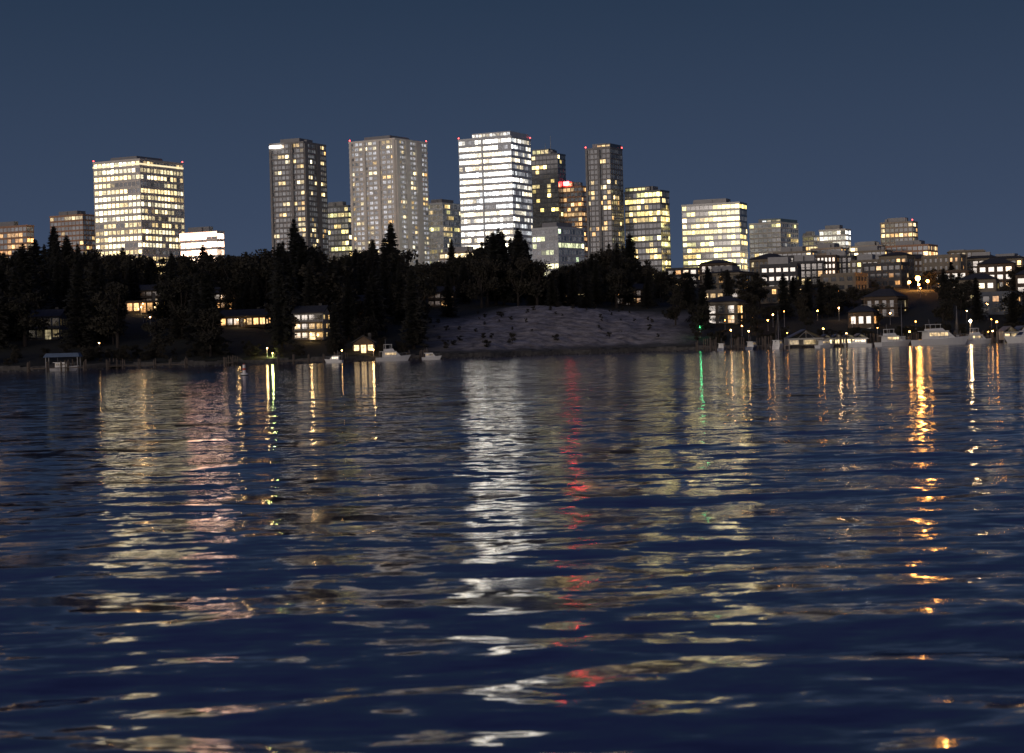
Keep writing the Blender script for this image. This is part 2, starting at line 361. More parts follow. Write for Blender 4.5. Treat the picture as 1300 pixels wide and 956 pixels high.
tower('apartment_building',188,205,212,1180,58,'siding_cream','concrete_tan',fh=3.2,bay=3,lit=0.3,lev=0.7,pal=WARM,cont=.9,rowvar=.15)
tower('apartment_building',214,234,241,1190,56,'concrete_tan','siding_cream',fh=3.2,bay=3,lit=0.3,lev=0.8,pal=WARM,cont=.9,rowvar=.15)
tower('office_building',278,292,297,1213,53,'glass_dark','concrete_slate',fh=3.4,lit=0.35,lev=0.9,pal=WARM,cont=.7)
tower('apartment_building',312,332,350,1213,48,'concrete_grey','concrete_grey',fh=3.3,lit=0.4,lev=0.6,pal=WARM,cont=.8)
tower('apartment_building',-40,-20,-14,1100,58,'concrete_tan','concrete_tan',fh=3.3,lit=0.5,lev=1.2,pal=WARM)
cr=random.Random(21)
def hip_roof(e,w,d,z,h):
    q=MB(); o=0.8; x0,x1,y0,y1=-w-o,o,-o-1.0,d+o; m=(y1-y0)/2
    A,B,C,Dd=(x0,y0,z),(x1,y0,z),(x1,y1,z),(x0,y1,z); E,F_=(x0+min(m,w*.4),(y0+y1)/2,z+h),(x1-min(m,w*.4),(y0+y1)/2,z+h)
    q.quad(A,B,F_,E); q.quad(C,Dd,E,F_); q.tri(B,C,F_); q.tri(Dd,A,E); q.quad(A,Dd,C,B); q.obj('hip_roof',M['roof'],e)
CONDOS=[]
def condo_row(y,x0,x1,wmin,wmax,hmin,hmax,gap,skip=0.0,levm=1.0):
    x=x0
    while x<x1:
        w=cr.uniform(wmin,wmax); yy=y+cr.uniform(-18,18); h=cr.uniform(hmin,hmax)
        if cr.random()>skip and not (abs((x+w/2)/yy-0.2135)<0.016 and yy<782):
            g=gz(x+w/2,yy); CONDOS.append((x+w/2,yy,w))
            wl=cr.choice(['siding_cream','siding_brown','siding_dkgrey','siding_grey','siding_brown','siding_cream','siding_dkgrey','siding_cream'])
            th=cr.uniform(10,34); dp=cr.uniform(9,14); lit_top=g+h
            bal=cr.random()<0.45
            e,wA,wB=tower(cr.choice(['condominium_building','terraced_apartment_building']),x,x+w*0.8,x+w,yy,lit_top,wl,wl,fh=3.0,bay=cr.uniform(1.8,3.4),spf=cr.uniform(.4,.58),mw=cr.uniform(0.7,1.4),
              lit=cr.choice([0.12,0.2,0.28,0.4,0.16]),lev=cr.uniform(0.3,1.0)*levm,pal=cr.choice([WARM,ORG,ORG,ORG,YEL]),theta=th,depth=dp,
              pent=cr.random()<0.2,balcony=bal,base=g-3,rowvar=0.1,unlit_glow=0.005,cont=1.0,e_sp=.08 if not bal else .25)
            if cr.random()<0.4: hip_roof(e,wA,wB,lit_top+0.72,cr.uniform(1.5,2.8))
        x+=w+cr.uniform(*gap)
condo_row(1060,150,300,18,28,9,15,(0,6),0.05)
condo_row(960,128,275,14,24,9,14,(1,7),0.08)
condo_row(870,88,250,13,22,8,12,(1,8),0.12)
condo_row(780,80,220,12,19,7,11,(2,9),0.15)
condo_row(705,72,195,11,17,6,9,(2,10),0.2)
condo_row(645,66,175,9,15,4.5,8,(3,10),0.25)
condo_row(612,78,165,8,13,4,6,(4,12),0.35)
condo_row(900,20,85,12,18,6,10,(6,14),0.4)

def house(name,x,y,w,d,h,floors,wall,roofm='roof',gable=True,rz=0,lit=0.8,lev=1.5,pal=ORG,ridge='x',roofh=2.6,seed=1,deck=True):
    rr=random.Random(seed); g=gz(x,y); e=empty(name,(x,y,g),rz)
    b=MB(); b.box(-w/2,w/2,0,d,-3,h); b.obj('walls',M[wall],e)
    r=MB()
    if gable:
        o=0.6
        if ridge=='x':
            P=[(-o,h),(d/2,h+roofh),(d+o,h),(d+o,h-0.3),(d/2,h+roofh-0.3),(-o,h-0.3)]
            i=len(r.v)
            for sx in (-w/2-o,w/2+o):
                for p in P: r.v.append((sx,p[0],p[1]+0.31))
            n=6
            for k in range(n): r.f.append((i+k,i+(k+1)%n,i+n+(k+1)%n,i+n+k)); r.c.append((0,0,0))
            r.f.append(tuple(i+k for k in range(n))); r.f.append(tuple(i+n+k for k in reversed(range(n)))); r.c+=[(0,0,0)]*2
            g2=MB(); 
            for sx in (-w/2,w/2): g2.tri((sx,0,h),(sx,d,h),(sx,d/2,h+roofh))
            g2.obj('gable_ends',M[wall],e)
        else:
            P=[(-w/2-o,h),(0,h+roofh),(w/2+o,h),(w/2+o,h-0.3),(0,h+roofh-0.3),(-w/2-o,h-0.3)]; i=len(r.v)
            for sy in (-o,d+o):
                for p in P: r.v.append((p[0],sy,p[1]+0.31))
            n=6
            for k in range(n): r.f.append((i+k,i+(k+1)%n,i+n+(k+1)%n,i+n+k)); r.c.append((0,0,0))
            r.f.append(tuple(i+k for k in range(n))); r.f.append(tuple(i+n+k for k in reversed(range(n)))); r.c+=[(0,0,0)]*2
            g2=MB()
            for sy in (0,d): g2.tri((-w/2,sy,h),(w/2,sy,h),(0,sy,h+roofh))
            g2.obj('gable_ends',M[wall],e)
    else: r.box(-w/2-0.7,w/2+0.7,-0.7,d+0.7,h,h+0.35)
    c=MB(); c.box(w*0.22,w*0.22+0.9,d*0.6,d*0.6+0.9,h,h+roofh+0.9); c.obj('chimney',M['stone'],e)
    r.obj('roof',M[roofm],e)
    win=MB(); fr=MB(); fh=h/floors
    for k in range(floors):
        nb=max(2,int(w/1.9)); bw=w/nb
        for i in range(nb):
            a=-w/2+i*bw+0.28; b2=a+bw-0.56; z0=k*fh+0.7; z1=(k+1)*fh-0.45
            if i==nb//2 and k==0: z0=0.05
            on=rr.random()<lit; l=lev*rr.uniform(0.25,1.8) if on else 0.02
            col=tuple(q*l for q in rr.choice(pal))
            win.quad((a,-0.03,z0),(b2,-0.03,z0),(b2,-0.03,z1),(a,-0.03,z1),col)
            fr.box(a-0.1,a,-0.09,0.02,z0-0.1,z1+0.1); fr.box(b2,b2+0.1,-0.09,0.02,z0-0.1,z1+0.1); fr.box(a,b2,-0.08,0.02,z1,z1+0.1); fr.box(a,b2,-0.08,0.02,z0-0.1,z0)
            fr.box((a+b2)/2-0.03,(a+b2)/2+0.03,-0.07,0.02,z0,z1)
        for sgn in (1,-1):
            for i in range(max(1,int(d/3))):
                a=0.8+i*3; l=lev*0.7 if rr.random()<lit else 0.03; xx=sgn*(w/2+0.03)
                win.quad((xx,a,k*fh+0.8),(xx,a+1.5,k*fh+0.8),(xx,a+1.5,(k+1)*fh-0.5),(xx,a,(k+1)*fh-0.5),tuple(q*l for q in rr.choice(pal)))
    win.obj('windows',M['win'],e,glow=True); fr.obj('window_frames',M['siding_white' if wall in('siding_white','siding_grey') else 'siding_brown'],e)
    if deck:
        dk=MB()
        for k in range(floors):
            z=k*fh
            dk.box(-w/2,w/2,-2.2,-0.1,z-0.12,z+0.05); dk.box(-w/2,w/2,-2.2,-2.12,z+0.9,z+1.0)
            for i in range(int(w/0.9)+1): dk.box(-w/2+i*0.9,-w/2+i*0.9+0.06,-2.19,-2.13,z+0.05,z+0.9)
        for sx in (-w/2+0.2,0,w/2-0.2): dk.box(sx-0.09,sx+0.09,-2.1,-1.92,-4,(floors-1)*fh)
        dk.obj('deck_and_railing',M['wood'],e)
    return e
HOUSES=[(-132,541,9,9,6.3,2,'siding_grey',0.2,0.25,WHITE,'x',11),(-118.5,618,15,9,3.6,1,'siding_brown',0.95,1.5,ORG,'x',2),(-80,572,14,8,3.0,1,'siding_brown',0.9,1.4,ORG,'x',3),
 (-58,549,8.6,9,7.6,3,'siding_white',0.5,1.0,[(1,0.7,0.3),(1,0.6,0.22)],'x',4),(-41,531,5.8,6,2.7,1,'siding_brown',1,1.6,[(1,0.65,0.28)],'y',5),(-129,690,9,8,5,2,'siding_brown',0.3,0.7,ORG,'x',6),
 (-46,600,8,8,5.5,2,'siding_brown',0.3,0.9,ORG,'x',7),(-97,655,9,8,5.5,2,'siding_brown',0.3,0.8,ORG,'x',8),(-24,665,9,8,5,2,'siding_brown',0.3,0.7,ORG,'x',10),
 (24,705,9,8,5,2,'siding_brown',0.2,0.8,WARM,'x',12),(44,712,10,8,5.5,2,'siding_brown',0.25,0.8,ORG,'x',13)]
for i,(x,y,w,d,h,fl,wl,lt,lv,pal,rg,sd) in enumerate(HOUSES):
    house('waterfront_house' if y<620 else 'hillside_house',x,y,w,d,h,fl,wl,rz=random.Random(sd).uniform(-0.25,0.25),lit=lt,lev=lv,pal=pal,ridge=rg,seed=sd,gable=(i not in(1,)),deck=(i not in (4,)),roofh=2.0)
# ------------------------------------------------------------------ trees
def foliage_mat(name,c0,c1):
    m,nt,b=new_mat(name); b.inputs['Roughness'].default_value=0.85; b.inputs['Specular IOR Level'].default_value=0.15
    oi=nt.nodes.new('ShaderNodeObjectInfo'); tc=nt.nodes.new('ShaderNodeTexCoord')
    n=nt.nodes.new('ShaderNodeTexNoise'); n.inputs['Scale'].default_value=0.35; n.inputs['Detail'].default_value=2
    L(nt,tc.outputs['Object'],n.inputs['Vector'])
    ad=nt.nodes.new('ShaderNodeMath'); ad.operation='MULTIPLY_ADD'; L(nt,oi.outputs['Random'],ad.inputs[0]); ad.inputs[1].default_value=0.35; L(nt,n.outputs['Fac'],ad.inputs[2])
    r=nt.nodes.new('ShaderNodeValToRGB'); r.color_ramp.elements[0].position=0.35; r.color_ramp.elements[1].position=0.95
    r.color_ramp.elements[0].color=(*c0,1); r.color_ramp.elements[1].color=(*c1,1)
    L(nt,ad.outputs[0],r.inputs['Fac']); L(nt,r.outputs['Color'],b.inputs['Base Color']); return m
M['fir']=foliage_mat('fir_needles',(0.013,0.015,0.014),(0.042,0.040,0.034))
M['leaf']=foliage_mat('broad_leaves',(0.014,0.015,0.012),(0.048,0.042,0.032))
M['bark']=surf('bark',(0.035,0.028,0.024),0.95,0.3,1.5)
def fir_mesh(seed):
    r=random.Random(seed); H=30.0; R=r.uniform(4.0,5.6); q=MB(); t=MB()
    t.cyl(0,0,-1,H*0.55,0.55,0.28,7); t.cyl(0,0,H*0.55,H,0.28,0.03,6)
    z=H*r.uniform(0.05,0.14); side=r.random()*6.28
    while z<H*0.985:
        f=1-z/H; rad=R*(f**0.72)*r.uniform(0.7,1.2)+0.25
        nb=r.randint(6,9); a0=r.random()*6.28
        for k in range(nb):
            if r.random()<0.10: continue
            a=a0+k*6.283/nb+r.uniform(-.3,.3); rl=rad*r.uniform(0.5,1.25)*(1+0.16*math.cos(a-side)); droop=r.uniform(0.15,0.5)*rl*0.6; up=0.15*rl if f<0.3 else 0
            ca,sa=math.cos(a),math.sin(a)
            n=max(2,int(rl/0.75)); 
            t.tri((0,0,z),(0.05,0.05,z+0.12),(ca*rl*0.8,sa*rl*0.8,z-droop*0.6+up))
            for j in range(n):
                s=(j+0.6)/n; px,py=ca*rl*s,sa*rl*s; pz=z-droop*s*s+up*s
                w=(0.45+0.75*(1-abs(s-0.45)))*r.uniform(0.7,1.3)*min(1,rl/2+0.25); l=rl/n*r.uniform(0.9,1.5)
                ox,oy=-sa*w,ca*w; dz=r.uniform(0.25,0.7)*min(1,rl/2)
                q.tri((px+ox,py+oy,pz-dz),(px-ca*l*0.5,py-sa*l*0.5,pz+0.12),(px+ca*l,py+sa*l,pz-dz*0.3))
                q.tri((px-ox,py-oy,pz-dz),(px-ca*l*0.5,py-sa*l*0.5,pz+0.12),(px+ca*l,py+sa*l,pz-dz*0.3+0.05))
                if r.random()<0.7: q.tri((px+ox*0.3,py+oy*0.3,pz-dz*1.9),(px-ca*l*0.6,py-sa*l*0.6,pz),(px+ca*l*0.7,py+sa*l*0.7,pz))
        z+=r.uniform(0.38,0.72)*(0.55+0.6*f)
    return q,t
def broad_mesh(seed):
    r=random.Random(seed); H=14.0; q=MB(); t=MB(); t.cyl(0,0,-1,H*0.45,0.4,0.25,7); 
    for k in range(r.randint(10,14)):
        a=r.random()*6.28; rr=r.uniform(0.5,4.2); cz=r.uniform(H*0.28,H*0.88); cx,cy=rr*math.cos(a),rr*math.sin(a); cr_=r.uniform(1.4,2.7)
        t.rod((0,0,H*r.uniform(0.2,0.4)),(cx,cy,cz),0.11,5)
        for j in range(190):
            v=Vector((r.gauss(0,1),r.gauss(0,1),r.gauss(0,1))).normalized()*cr_*(r.random()**0.4)*r.uniform(0.8,1.2)
            p=Vector((cx,cy,cz))+Vector((v.x,v.y,v.z*0.75)); s=r.uniform(0.16,0.42)
            d1=Vector((r.gauss(0,1),r.gauss(0,1),r.gauss(0,1))).normalized()*s; d2=Vector((r.gauss(0,1),r.gauss(0,1),r.gauss(0,1))).normalized()*s
            q.quad(tuple(p-d1),tuple(p-d2),tuple(p+d1),tuple(p+d2))
    return q,t
def combined(q,t,name,leafm):
    me=bpy.data.meshes.new(name); off=len(q.v); me.from_pydata(q.v+t.v,[],q.f+[tuple(i+off for i in f) for f in t.f])
    me.materials.append(leafm); me.materials.append(M['bark'])
    me.polygons.foreach_set('material_index',[0]*len(q.f)+[1]*len(t.f)); me.update(); return me
FIR=[combined(*fir_mesh(100+i),'fir_mesh',M['fir']) for i in range(8)]
BRD=[combined(*broad_mesh(200+i),'broadleaf_mesh',M['leaf']) for i in range(5)]
tr=random.Random(5)
CB=[-0.30,-0.262,-0.243,-0.226,-0.212,-0.195,-0.165,-0.145,-0.125,-0.113,-0.102,-0.088,-0.066,-0.055,-0.036,-0.020,-0.008,0.002,0.010,0.020,0.040,0.055,0.064,0.075,0.088,0.105,0.125,0.135,0.15,0.17,0.19,0.205,0.222,0.229,0.238,0.25,0.27,0.32]
CT=[ 142,  140,   166,   165,   138,  133,   133,   130,   142,   166,   135,  122,   155,   120,   114,   126,  150,   156,  138,   95,   112,   134,   122,   100,   92,   96,   88,    92,    80,   70,   60,   70,    90,    85,   75,  85,   85,  70]
def cap(x,y): return 3+np.interp(x/y,CB,CT)/2426*y
forest=empty('evergreen_forest'); grove=empty('broadleaf_tree_mass')
def blocked(x,y,top):
    for h in HOUSES[:6]:
        if y<h[1]+h[3]+4 and abs(x/y-h[0]/h[1])*h[1]<h[2]*0.5+1.0 and y>h[1]-100: return True
    return False
def put(kind,x,y,h,parent,name=None,sink=0.4):
    me=tr.choice(FIR if kind=='fir' else BRD); base=30.0 if kind=='fir' else 14.0
    o=bpy.data.objects.new(name or ('fir' if kind=='fir' else 'broadleaf'),me); s=h/base
    wx=s*tr.uniform(0.8,1.3) if kind=='fir' else s*tr.uniform(0.9,1.25)
    if kind=='fir': wx=max(wx,0.62)
    o.location=(x,y,gz(x,y)-sink); o.scale=(wx,wx,s); o.rotation_euler=(tr.uniform(-.03,.03),tr.uniform(-.03,.03),tr.random()*6.28)
    COL.objects.link(o); 
    if parent: o.parent=parent
cnt=0
for _ in range(2600):
    y=tr.uniform(505,960); x=y*tr.uniform(-0.34,0.098)
    b=x/y; t=y-float(shore_y(x))
    if t<6: continue
    if b>-0.045 and t<95+tr.uniform(-10,14): continue
    if b>-0.062 and t<60 and tr.random()<0.6: continue
    if b<-0.29 and tr.random()<0.5: continue
    g=gz(x,y); c=float(cap(x,y)); av=c-g
    if av<5: continue
    if blocked(x,y,0): continue
    if tr.random()<0.6: 
        h=min(av*tr.uniform(0.5,1.0),38)
        if h<9: continue
        put('fir',x,y,h,forest)
    else:
        h=min(av*0.95,tr.uniform(9,22)); put('broad',x,y,h,grove)
    cnt+=1
    if cnt>680: break
for _ in range(430):
    y=tr.uniform(600,1050); x=y*tr.uniform(0.085,0.33); t=y-float(shore_y(x))
    if t<12: continue
    if abs(x/y-0.2135)<0.010 and y<764: continue
    if any(abs(x/y-c[0]/c[1])*c[1]<c[2]*.34 and c[1]-22<y<c[1]+16 for c in CONDOS): continue
    g=gz(x,y); av=float(cap(x,y))-g
    h=tr.uniform(5,11.5)
    if tr.random()<0.2 and av>10: put('fir',x,y,min(av,tr.uniform(11,19)),forest)
    else: put('broad',x,y,min(h,max(4,av)),grove)
for (x,y,top) in ((-101,900,67),(-203.5,860,63),(-212,890,66),(-48.5,780,56),(-24,800,49),(-3,760,51),(4,745,50),(-9,790,50),(43,760,44),(50,790,49),(185,800,34),(91,880,40),(204,925,42),(103,930,42),(-169,840,52),(-136,850,53)):
    put('fir',x,y,top-gz(x,y),None,'fir_tree')
shr=empty('shoreline_shrubs')
for _ in range(300):
    x=tr.uniform(-175,175); y=float(shore_y(x))+tr.uniform(2.5,14)
    if -30<x<62 and tr.random()<0.85: continue
    if any(abs(x-h[0])<h[2]*0.6 and y<h[1] and h[1]-y<30 for h in HOUSES[:5]) and tr.random()<0.7: continue
    put('broad',x,y,tr.uniform(1.4,5),shr,'shrub',0.8)
for _ in range(70):
    x=tr.uniform(-30,66); y=float(shore_y(x))+tr.uniform(10,95)
    put('broad',x,y,tr.uniform(.9,2.4),shr,'shrub',0.3)
# ------------------------------------------------------------------ sea wall, rocks, docks
w=MB()
xs=np.arange(-300,300,3.0)
for i in range(len(xs)-1):
    a,b=xs[i],xs[i+1]; ya,yb=float(shore_y(a))-0.4,float(shore_y(b))-0.4; hh=1.45+0.25*math.sin(i*1.7)
    w.quad((a,ya,-2),(b,yb,-2),(b,yb,hh),(a,ya,hh)); w.quad((a,ya,hh),(b,yb,hh),(b,yb+1.8,hh+0.02),(a,ya+1.8,hh+0.02))
w.obj('retaining_wall',M['stone'])
rk=MB(); r2=random.Random(9)
for _ in range(900):
    x=r2.uniform(-170,170); y=float(shore_y(x))-r2.uniform(0.3,1.8); s=r2.uniform(0.25,0.9); i=len(rk.v)
    P=[(x+s*r2.uniform(.6,1.2)*dx,y+s*r2.uniform(.6,1.2)*dy,s*r2.uniform(.5,.9)*dz) for dx,dy,dz in ((1,0,0),(-1,0,0),(0,1,0),(0,-1,0),(0,0,1),(0,0,-1))]
    rk.v+=P
    for f in ((0,2,4),(2,1,4),(1,3,4),(3,0,4),(2,0,5),(1,2,5),(3,1,5),(0,3,5)): rk.f.append(tuple(i+k for k in f)); rk.c.append((0,0,0))
rk.obj('shoreline_rocks',M['stone'])
def dock(x0,x1,y0,y1,z=0.9,step=4,pile=2.4,name='dock'):
    e=empty(name,((x0+x1)/2,(y0+y1)/2,0)); cx,cy=(x0+x1)/2,(y0+y1)/2
    d=MB(); d.box(x0-cx,x1-cx,y0-cy,y1-cy,z-0.2,z); d.obj('deck_planks',M['wood'],e)
    p=MB(); 
    n=max(1,int((x1-x0)/step)); m=max(1,int((y1-y0)/step))
    for i in range(n+1):
        for j in (0,m) if n>m else (0,): p.cyl(x0-cx+i*(x1-x0)/n,(y0-0.2 if j==0 else y1+0.2)-cy,-3,pile+random.uniform(-.3,.5),0.16,0.15,7)
    for j in range(m+1):
        for xx in (x0-0.2,x1+0.2): p.cyl(xx-cx,y0+j*(y1-y0)/m-cy,-3,pile+random.uniform(-.3,.5),0.16,0.15,7)
    p.obj('pilings',M['wood'],e)
dock(-104,-84,492,494); dock(-104.5,-102,494.01,503); dock(-75,-73,500,512); dock(-62,-46,508,510); dock(-47,-45,510.01,522); dock(-36,-24,524,526); dock(-25,-23.5,526.01,538)
dock(-121,-107,478.5,480); dock(-113,-111.5,480.2,494)
dock(56,148,574,577,pile=2.8)
for k,x in enumerate((58,66,74,96,107,118,129,140)): dock(x,x+1.5,556,573.8,pile=3.6,step=5)
# ------------------------------------------------------------------ boats
def motor_boat(name,x,y,Ln,heading,fly=True,hull='gel',cabinlit=0.6,mast=False):
    e=empty(name,(x,y,0.0),heading); B=Ln*0.155; q=MB(); st=10; F=0.095*Ln+0.35
    rows=[]
    for i in range(st+1):
        t=i/st; xx=-Ln/2+Ln*t; bw=B*(1-max(0,(t-0.35)/0.65)**2.3)+0.02; dk=F*(0.85+0.45*t*t); rk_=xx+(0.10*Ln*max(0,t-0.8)/0.2 if t>0.8 else 0)
        rows.append([(xx,0,-0.4+0.35*max(0,t-.7)),(xx,bw*0.82,0.02),(rk_,bw*1.05,dk),(rk_,bw*0.9,dk+0.02)])
    for sg in (1,-1):
        for i in range(st):
            for k in range(3):
                a,b_,c,d=rows[i][k],rows[i+1][k],rows[i+1][k+1],rows[i][k+1]
                f=[(p[0],p[1]*sg,p[2]) for p in (a,b_,c,d)]
                if sg<0: f=f[::-1]
                q.quad(*f)
    for i in range(st):
        a,b_=rows[i][3],rows[i+1][3]; q.quad((a[0],-a[1],a[2]),(b_[0],-b_[1],b_[2]),(b_[0],b_[1],b_[2]),(a[0],a[1],a[2]))
    r0=rows[0]; q.quad((r0[0][0],-r0[1][1],-0.3),(r0[0][0],r0[1][1],-0.3),(r0[0][0],r0[2][1],r0[2][2]),(r0[0][0],-r0[2][1],r0[2][2]))
    q.obj('hull',M[hull],e,smooth=False)
    z0=F*0.9; ch=Ln*0.115+0.45
    c=MB(); c.prism([(-Ln*.30,z0),(Ln*.26,z0+0.15),(Ln*.10,z0+ch),(-Ln*.30,z0+ch)],B*.78,B*.66); 
    c.prism([(-Ln*.38,z0+ch+.005),(Ln*.12,z0+ch+.005),(Ln*.10,z0+ch+.14),(-Ln*.38,z0+ch+.14)],B*.8)
    if fly:
        c.prism([(-Ln*.26,z0+ch+.145),(Ln*.05,z0+ch+.145),(Ln*.0,z0+ch+.85),(-Ln*.26,z0+ch+.75)],B*.62,B*.56)
        c.prism([(-Ln*.25,z0+ch+1.9),(-Ln*.02,z0+ch+1.9),(-Ln*.03,z0+ch+2.02),(-Ln*.25,z0+ch+2.02)],B*.6)
        for sy in (-1,1):
            for xx in (-Ln*.24,-Ln*.04): c.rod((xx,sy*B*.55,z0+ch+.7),(xx,sy*B*.55,z0+ch+1.95),0.05)
    c.obj('cabin',M['gel'],e)
    g=MB(); gl=MB(); n=5
    for sy in (-1,1):
        for k in range(n):
            xa=-Ln*.27+k*Ln*.075; xb=xa+Ln*.065; za,zb=z0+ch*.42,z0+ch*.82; yy=sy*(B*.745+.02); yt=sy*(B*.69+.02)
            l=cabinlit*random.uniform(0,1.8); gl.quad((xa,yy,za),(xb,yy,za),(xb,yt,zb),(xa,yt,zb),(l,l*.7,l*.35))
    gl.obj('cabin_windows',M['win'],e,glow=True)
    def ws(f): return (Ln*(.26-.16*f)+.03, z0+.15+(ch-.15)*f)
    a,b_=ws(.35),ws(.85); g.quad((a[0],-B*.62,a[1]),(a[0],B*.62,a[1]),(b_[0],B*.56,b_[1]),(b_[0],-B*.56,b_[1])); g.obj('windshield',M['boatglass'],e)
    rl=MB()
    for sy in (-1,1):
        pts=[(rows[i][3][0],sy*rows[i][3][1],rows[i][3][2]) for i in range(4,st+1)]
        for i in range(len(pts)-1):
            rl.rod((pts[i][0],pts[i][1],pts[i][2]+.7),(pts[i+1][0],pts[i+1][1],pts[i+1][2]+.7),0.03,4); rl.rod(pts[i],(pts[i][0],pts[i][1],pts[i][2]+.7),0.025,4)
    rl.rod((-Ln*.2,0,z0+ch),(-Ln*.22,0,z0+ch+(3.4 if fly else 1.6)),0.05); rl.obj('bow_rail_and_mast',M['metal'],e)
    return e
def sail_boat(x,y,Ln,h):
    e=motor_boat('sailboat',x,y,Ln,h,fly=False,cabinlit=0.2); q=MB(); q.cyl(0.5,0,1.2,Ln*1.25,0.11,0.07,6); q.rod((0.5,0,2.4),(-Ln*.38,0,2.3),0.1); q.rod((0.5,0,Ln*1.2),(Ln*.48,0,1.5),0.03,4); q.rod((0.5,0,Ln*1.2),(-Ln*.48,0,1.4),0.03,4); q.obj('mast_and_boom',M['metal'],e)
motor_boat('cabin_cruiser',-32,514,8.6,0.35,fly=True)
motor_boat('motor_boat',-47,507,4.6,2.9,fly=False,cabinlit=1.5)
motor_boat('motor_boat',-22,522,5,0.1,fly=False,cabinlit=.3)
motor_boat('motor_yacht',123,548,16,0.30,fly=True,cabinlit=1.2)
motor_boat('motor_yacht',110.5,553,11,0.5,fly=True,cabinlit=.9)
motor_boat('cabin_cruiser',101,556,8,2.8,fly=False,cabinlit=1)
motor_boat('cabin_cruiser',136,557,9,0.4,fly=True,cabinlit=1.2)
motor_boat('motor_yacht',147,545,13,3.5,fly=True,cabinlit=1)
motor_boat('motor_boat',92,560,7,0.7,fly=False,cabinlit=.5)
motor_boat('cabin_cruiser',71,563,8,1.2,fly=False,hull='hullblue',cabinlit=.3)
motor_boat('motor_boat',62,562,6.5,1.3,fly=False,hull='hullblue',cabinlit=.2)
sail_boat(78.5,562,9,1.2); sail_boat(115.5,565,9.5,1.35); sail_boat(132,566,9,1.2)
e=empty('covered_boat_lift',(-113.5,484,0)); q=MB()
for sx in (-4,4):
    for sy in (-1.6,1.6): q.cyl(sx,sy,-3,3.6,0.14,0.14,6)
q.obj('posts',M['metal'],e); q=MB(); q.prism([(-4.6,3.5),(4.6,3.5),(4.1,4.5),(-4.1,4.5)],2.1,1.1); q.obj('canopy',M['canvas'],e)
motor_boat('motor_boat',-113.5,484,6.5,0.02,fly=False,cabinlit=.1)
def boathouse(x,y,w,d,h,rh,lev,col=(1,0.72,0.35),bays=1,roofm='metal'):
    e=empty('boathouse',(x,y,0)); q=MB()
    for i in range(bays+1):
        xx=-w/2+i*w/bays
        for yy in (0,d): q.cyl(xx,yy,-3,h,0.18,0.18,6)
    q.box(-w/2,w/2,d-0.2,d,0.9,h); q.box(-w/2-0.1,-w/2+0.1,0.2,d-0.3,0.9,h); q.box(w/2-.1,w/2+.1,0.2,d-.3,0.9,h); q.box(-w/2-.3,w/2+.3,-.25,-.05,h-.4,h); q.obj('frame',M['siding_white'],e)
    r=MB(); bw=w/bays
    for i in range(bays):
        c=-w/2+(i+.5)*bw; P=[(c-bw/2-.15,h),(c,h+rh),(c+bw/2+.15,h),(c+bw/2+.15,h+.25),(c,h+rh+.25),(c-bw/2-.15,h+.25)]; k0=len(r.v)
        for yy in (-.5,d+.5):
            for p in P: r.v.append((p[0],yy,p[1]))
        for k in range(6): r.f.append((k0+k,k0+(k+1)%6,k0+6+(k+1)%6,k0+6+k)); r.c.append((0,0,0))
        q2=MB(); q2.rod((c,-.3,h),(c,-.3,h+rh),.07); q2.rod((c-bw*.25,-.3,h),(c,-.3,h+rh*.9),.06); q2.rod((c+bw*.25,-.3,h),(c,-.3,h+rh*.9),.06); q2.rod((c-bw*.5,-.3,h+.02),(c+bw*.5,-.3,h+.02),.08); q2.obj('truss',M['siding_white'],e)
    r.obj('roof',M[roofm],e)
    g=MB()
    for i in range(bays*2):
        xa=-w/2+(i+.12)*bw/2; l=lev*random.uniform(.4,1.5); g.quad((xa,d-.25,1.2),(xa+bw*.36,d-.25,1.2),(xa+bw*.36,d-.25,h-.5),(xa,d-.25,h-.5),tuple(c*l for c in col))
    g.obj('interior_windows',M['win'],e,glow=True)
boathouse(87,564,10,9,3.0,2.4,0.5)
boathouse(98.5,566,13.5,6,2.8,1.0,2.2,(1,0.78,0.42),bays=4)
boathouse(152,566,12,8,3.2,1.5,0.8,bays=3)
boathouse(160,556,9,8,4.2,2.0,0.5)
e=empty('channel_buoy',(-37.1,265,0)); q=MB(); q.cyl(0,0,-.5,0.35,0.5,0.5,14); q.cyl(0,0,0.36,1.5,0.24,0.2,12); q.obj('body',M['gel'],e)
q=MB(); q.cyl(0,0,0.75,1.05,0.245,0.235,12); q.cyl(0,0,1.51,1.62,.21,.1,10); q.obj('band_and_cap',M['red_paint'],e); q=MB(); q.cyl(0,0,.0,.12,.53,.53,14); q.obj('waterline_collar',M['black'],e)
# ------------------------------------------------------------------ lamps
def lamp(x,y,h=4.5,mat='lampw',r=0.22,power=0,col=(1,.6,.28),base=None,name='street_lamp'):
    g=max(gz(x,y),0.9) if base is None else base; e=empty(name,(x,y,g)); q=MB(); q.cyl(0,0,-.5,h,.09,.06,6); q.cyl(0,0,-.02,.3,.18,.12,8); q.obj('pole',M['metal'],e)
    q=MB(); q.ball(0,0,h+r*.8,r,10,6); q.obj('globe',M[mat],e); q=MB(); q.cyl(0,0,h+r*1.7,h+r*2.1,r*.9,r*.2,8); q.obj('cap',M['metal'],e)
    if power:
        l=bpy.data.lights.new('bulb','POINT'); l.energy=power; l.color=col; l.shadow_soft_size=.3
        o=bpy.data.objects.new('bulb',l); COL.objects.link(o); o.parent=e; o.location=(0,-.6,h-.2)
lr=random.Random(33)
for k in range(34):
    x=lr.uniform(60,172); y=lr.choice([575.5,lr.uniform(596,640),lr.uniform(600,850)]); 
    if y>640: x*=y/600
    lamp(x,y,lr.uniform(2.2,5),lr.choice(['lampw','lampw','lampo','lampo']),lr.uniform(.10,.24),power=0)
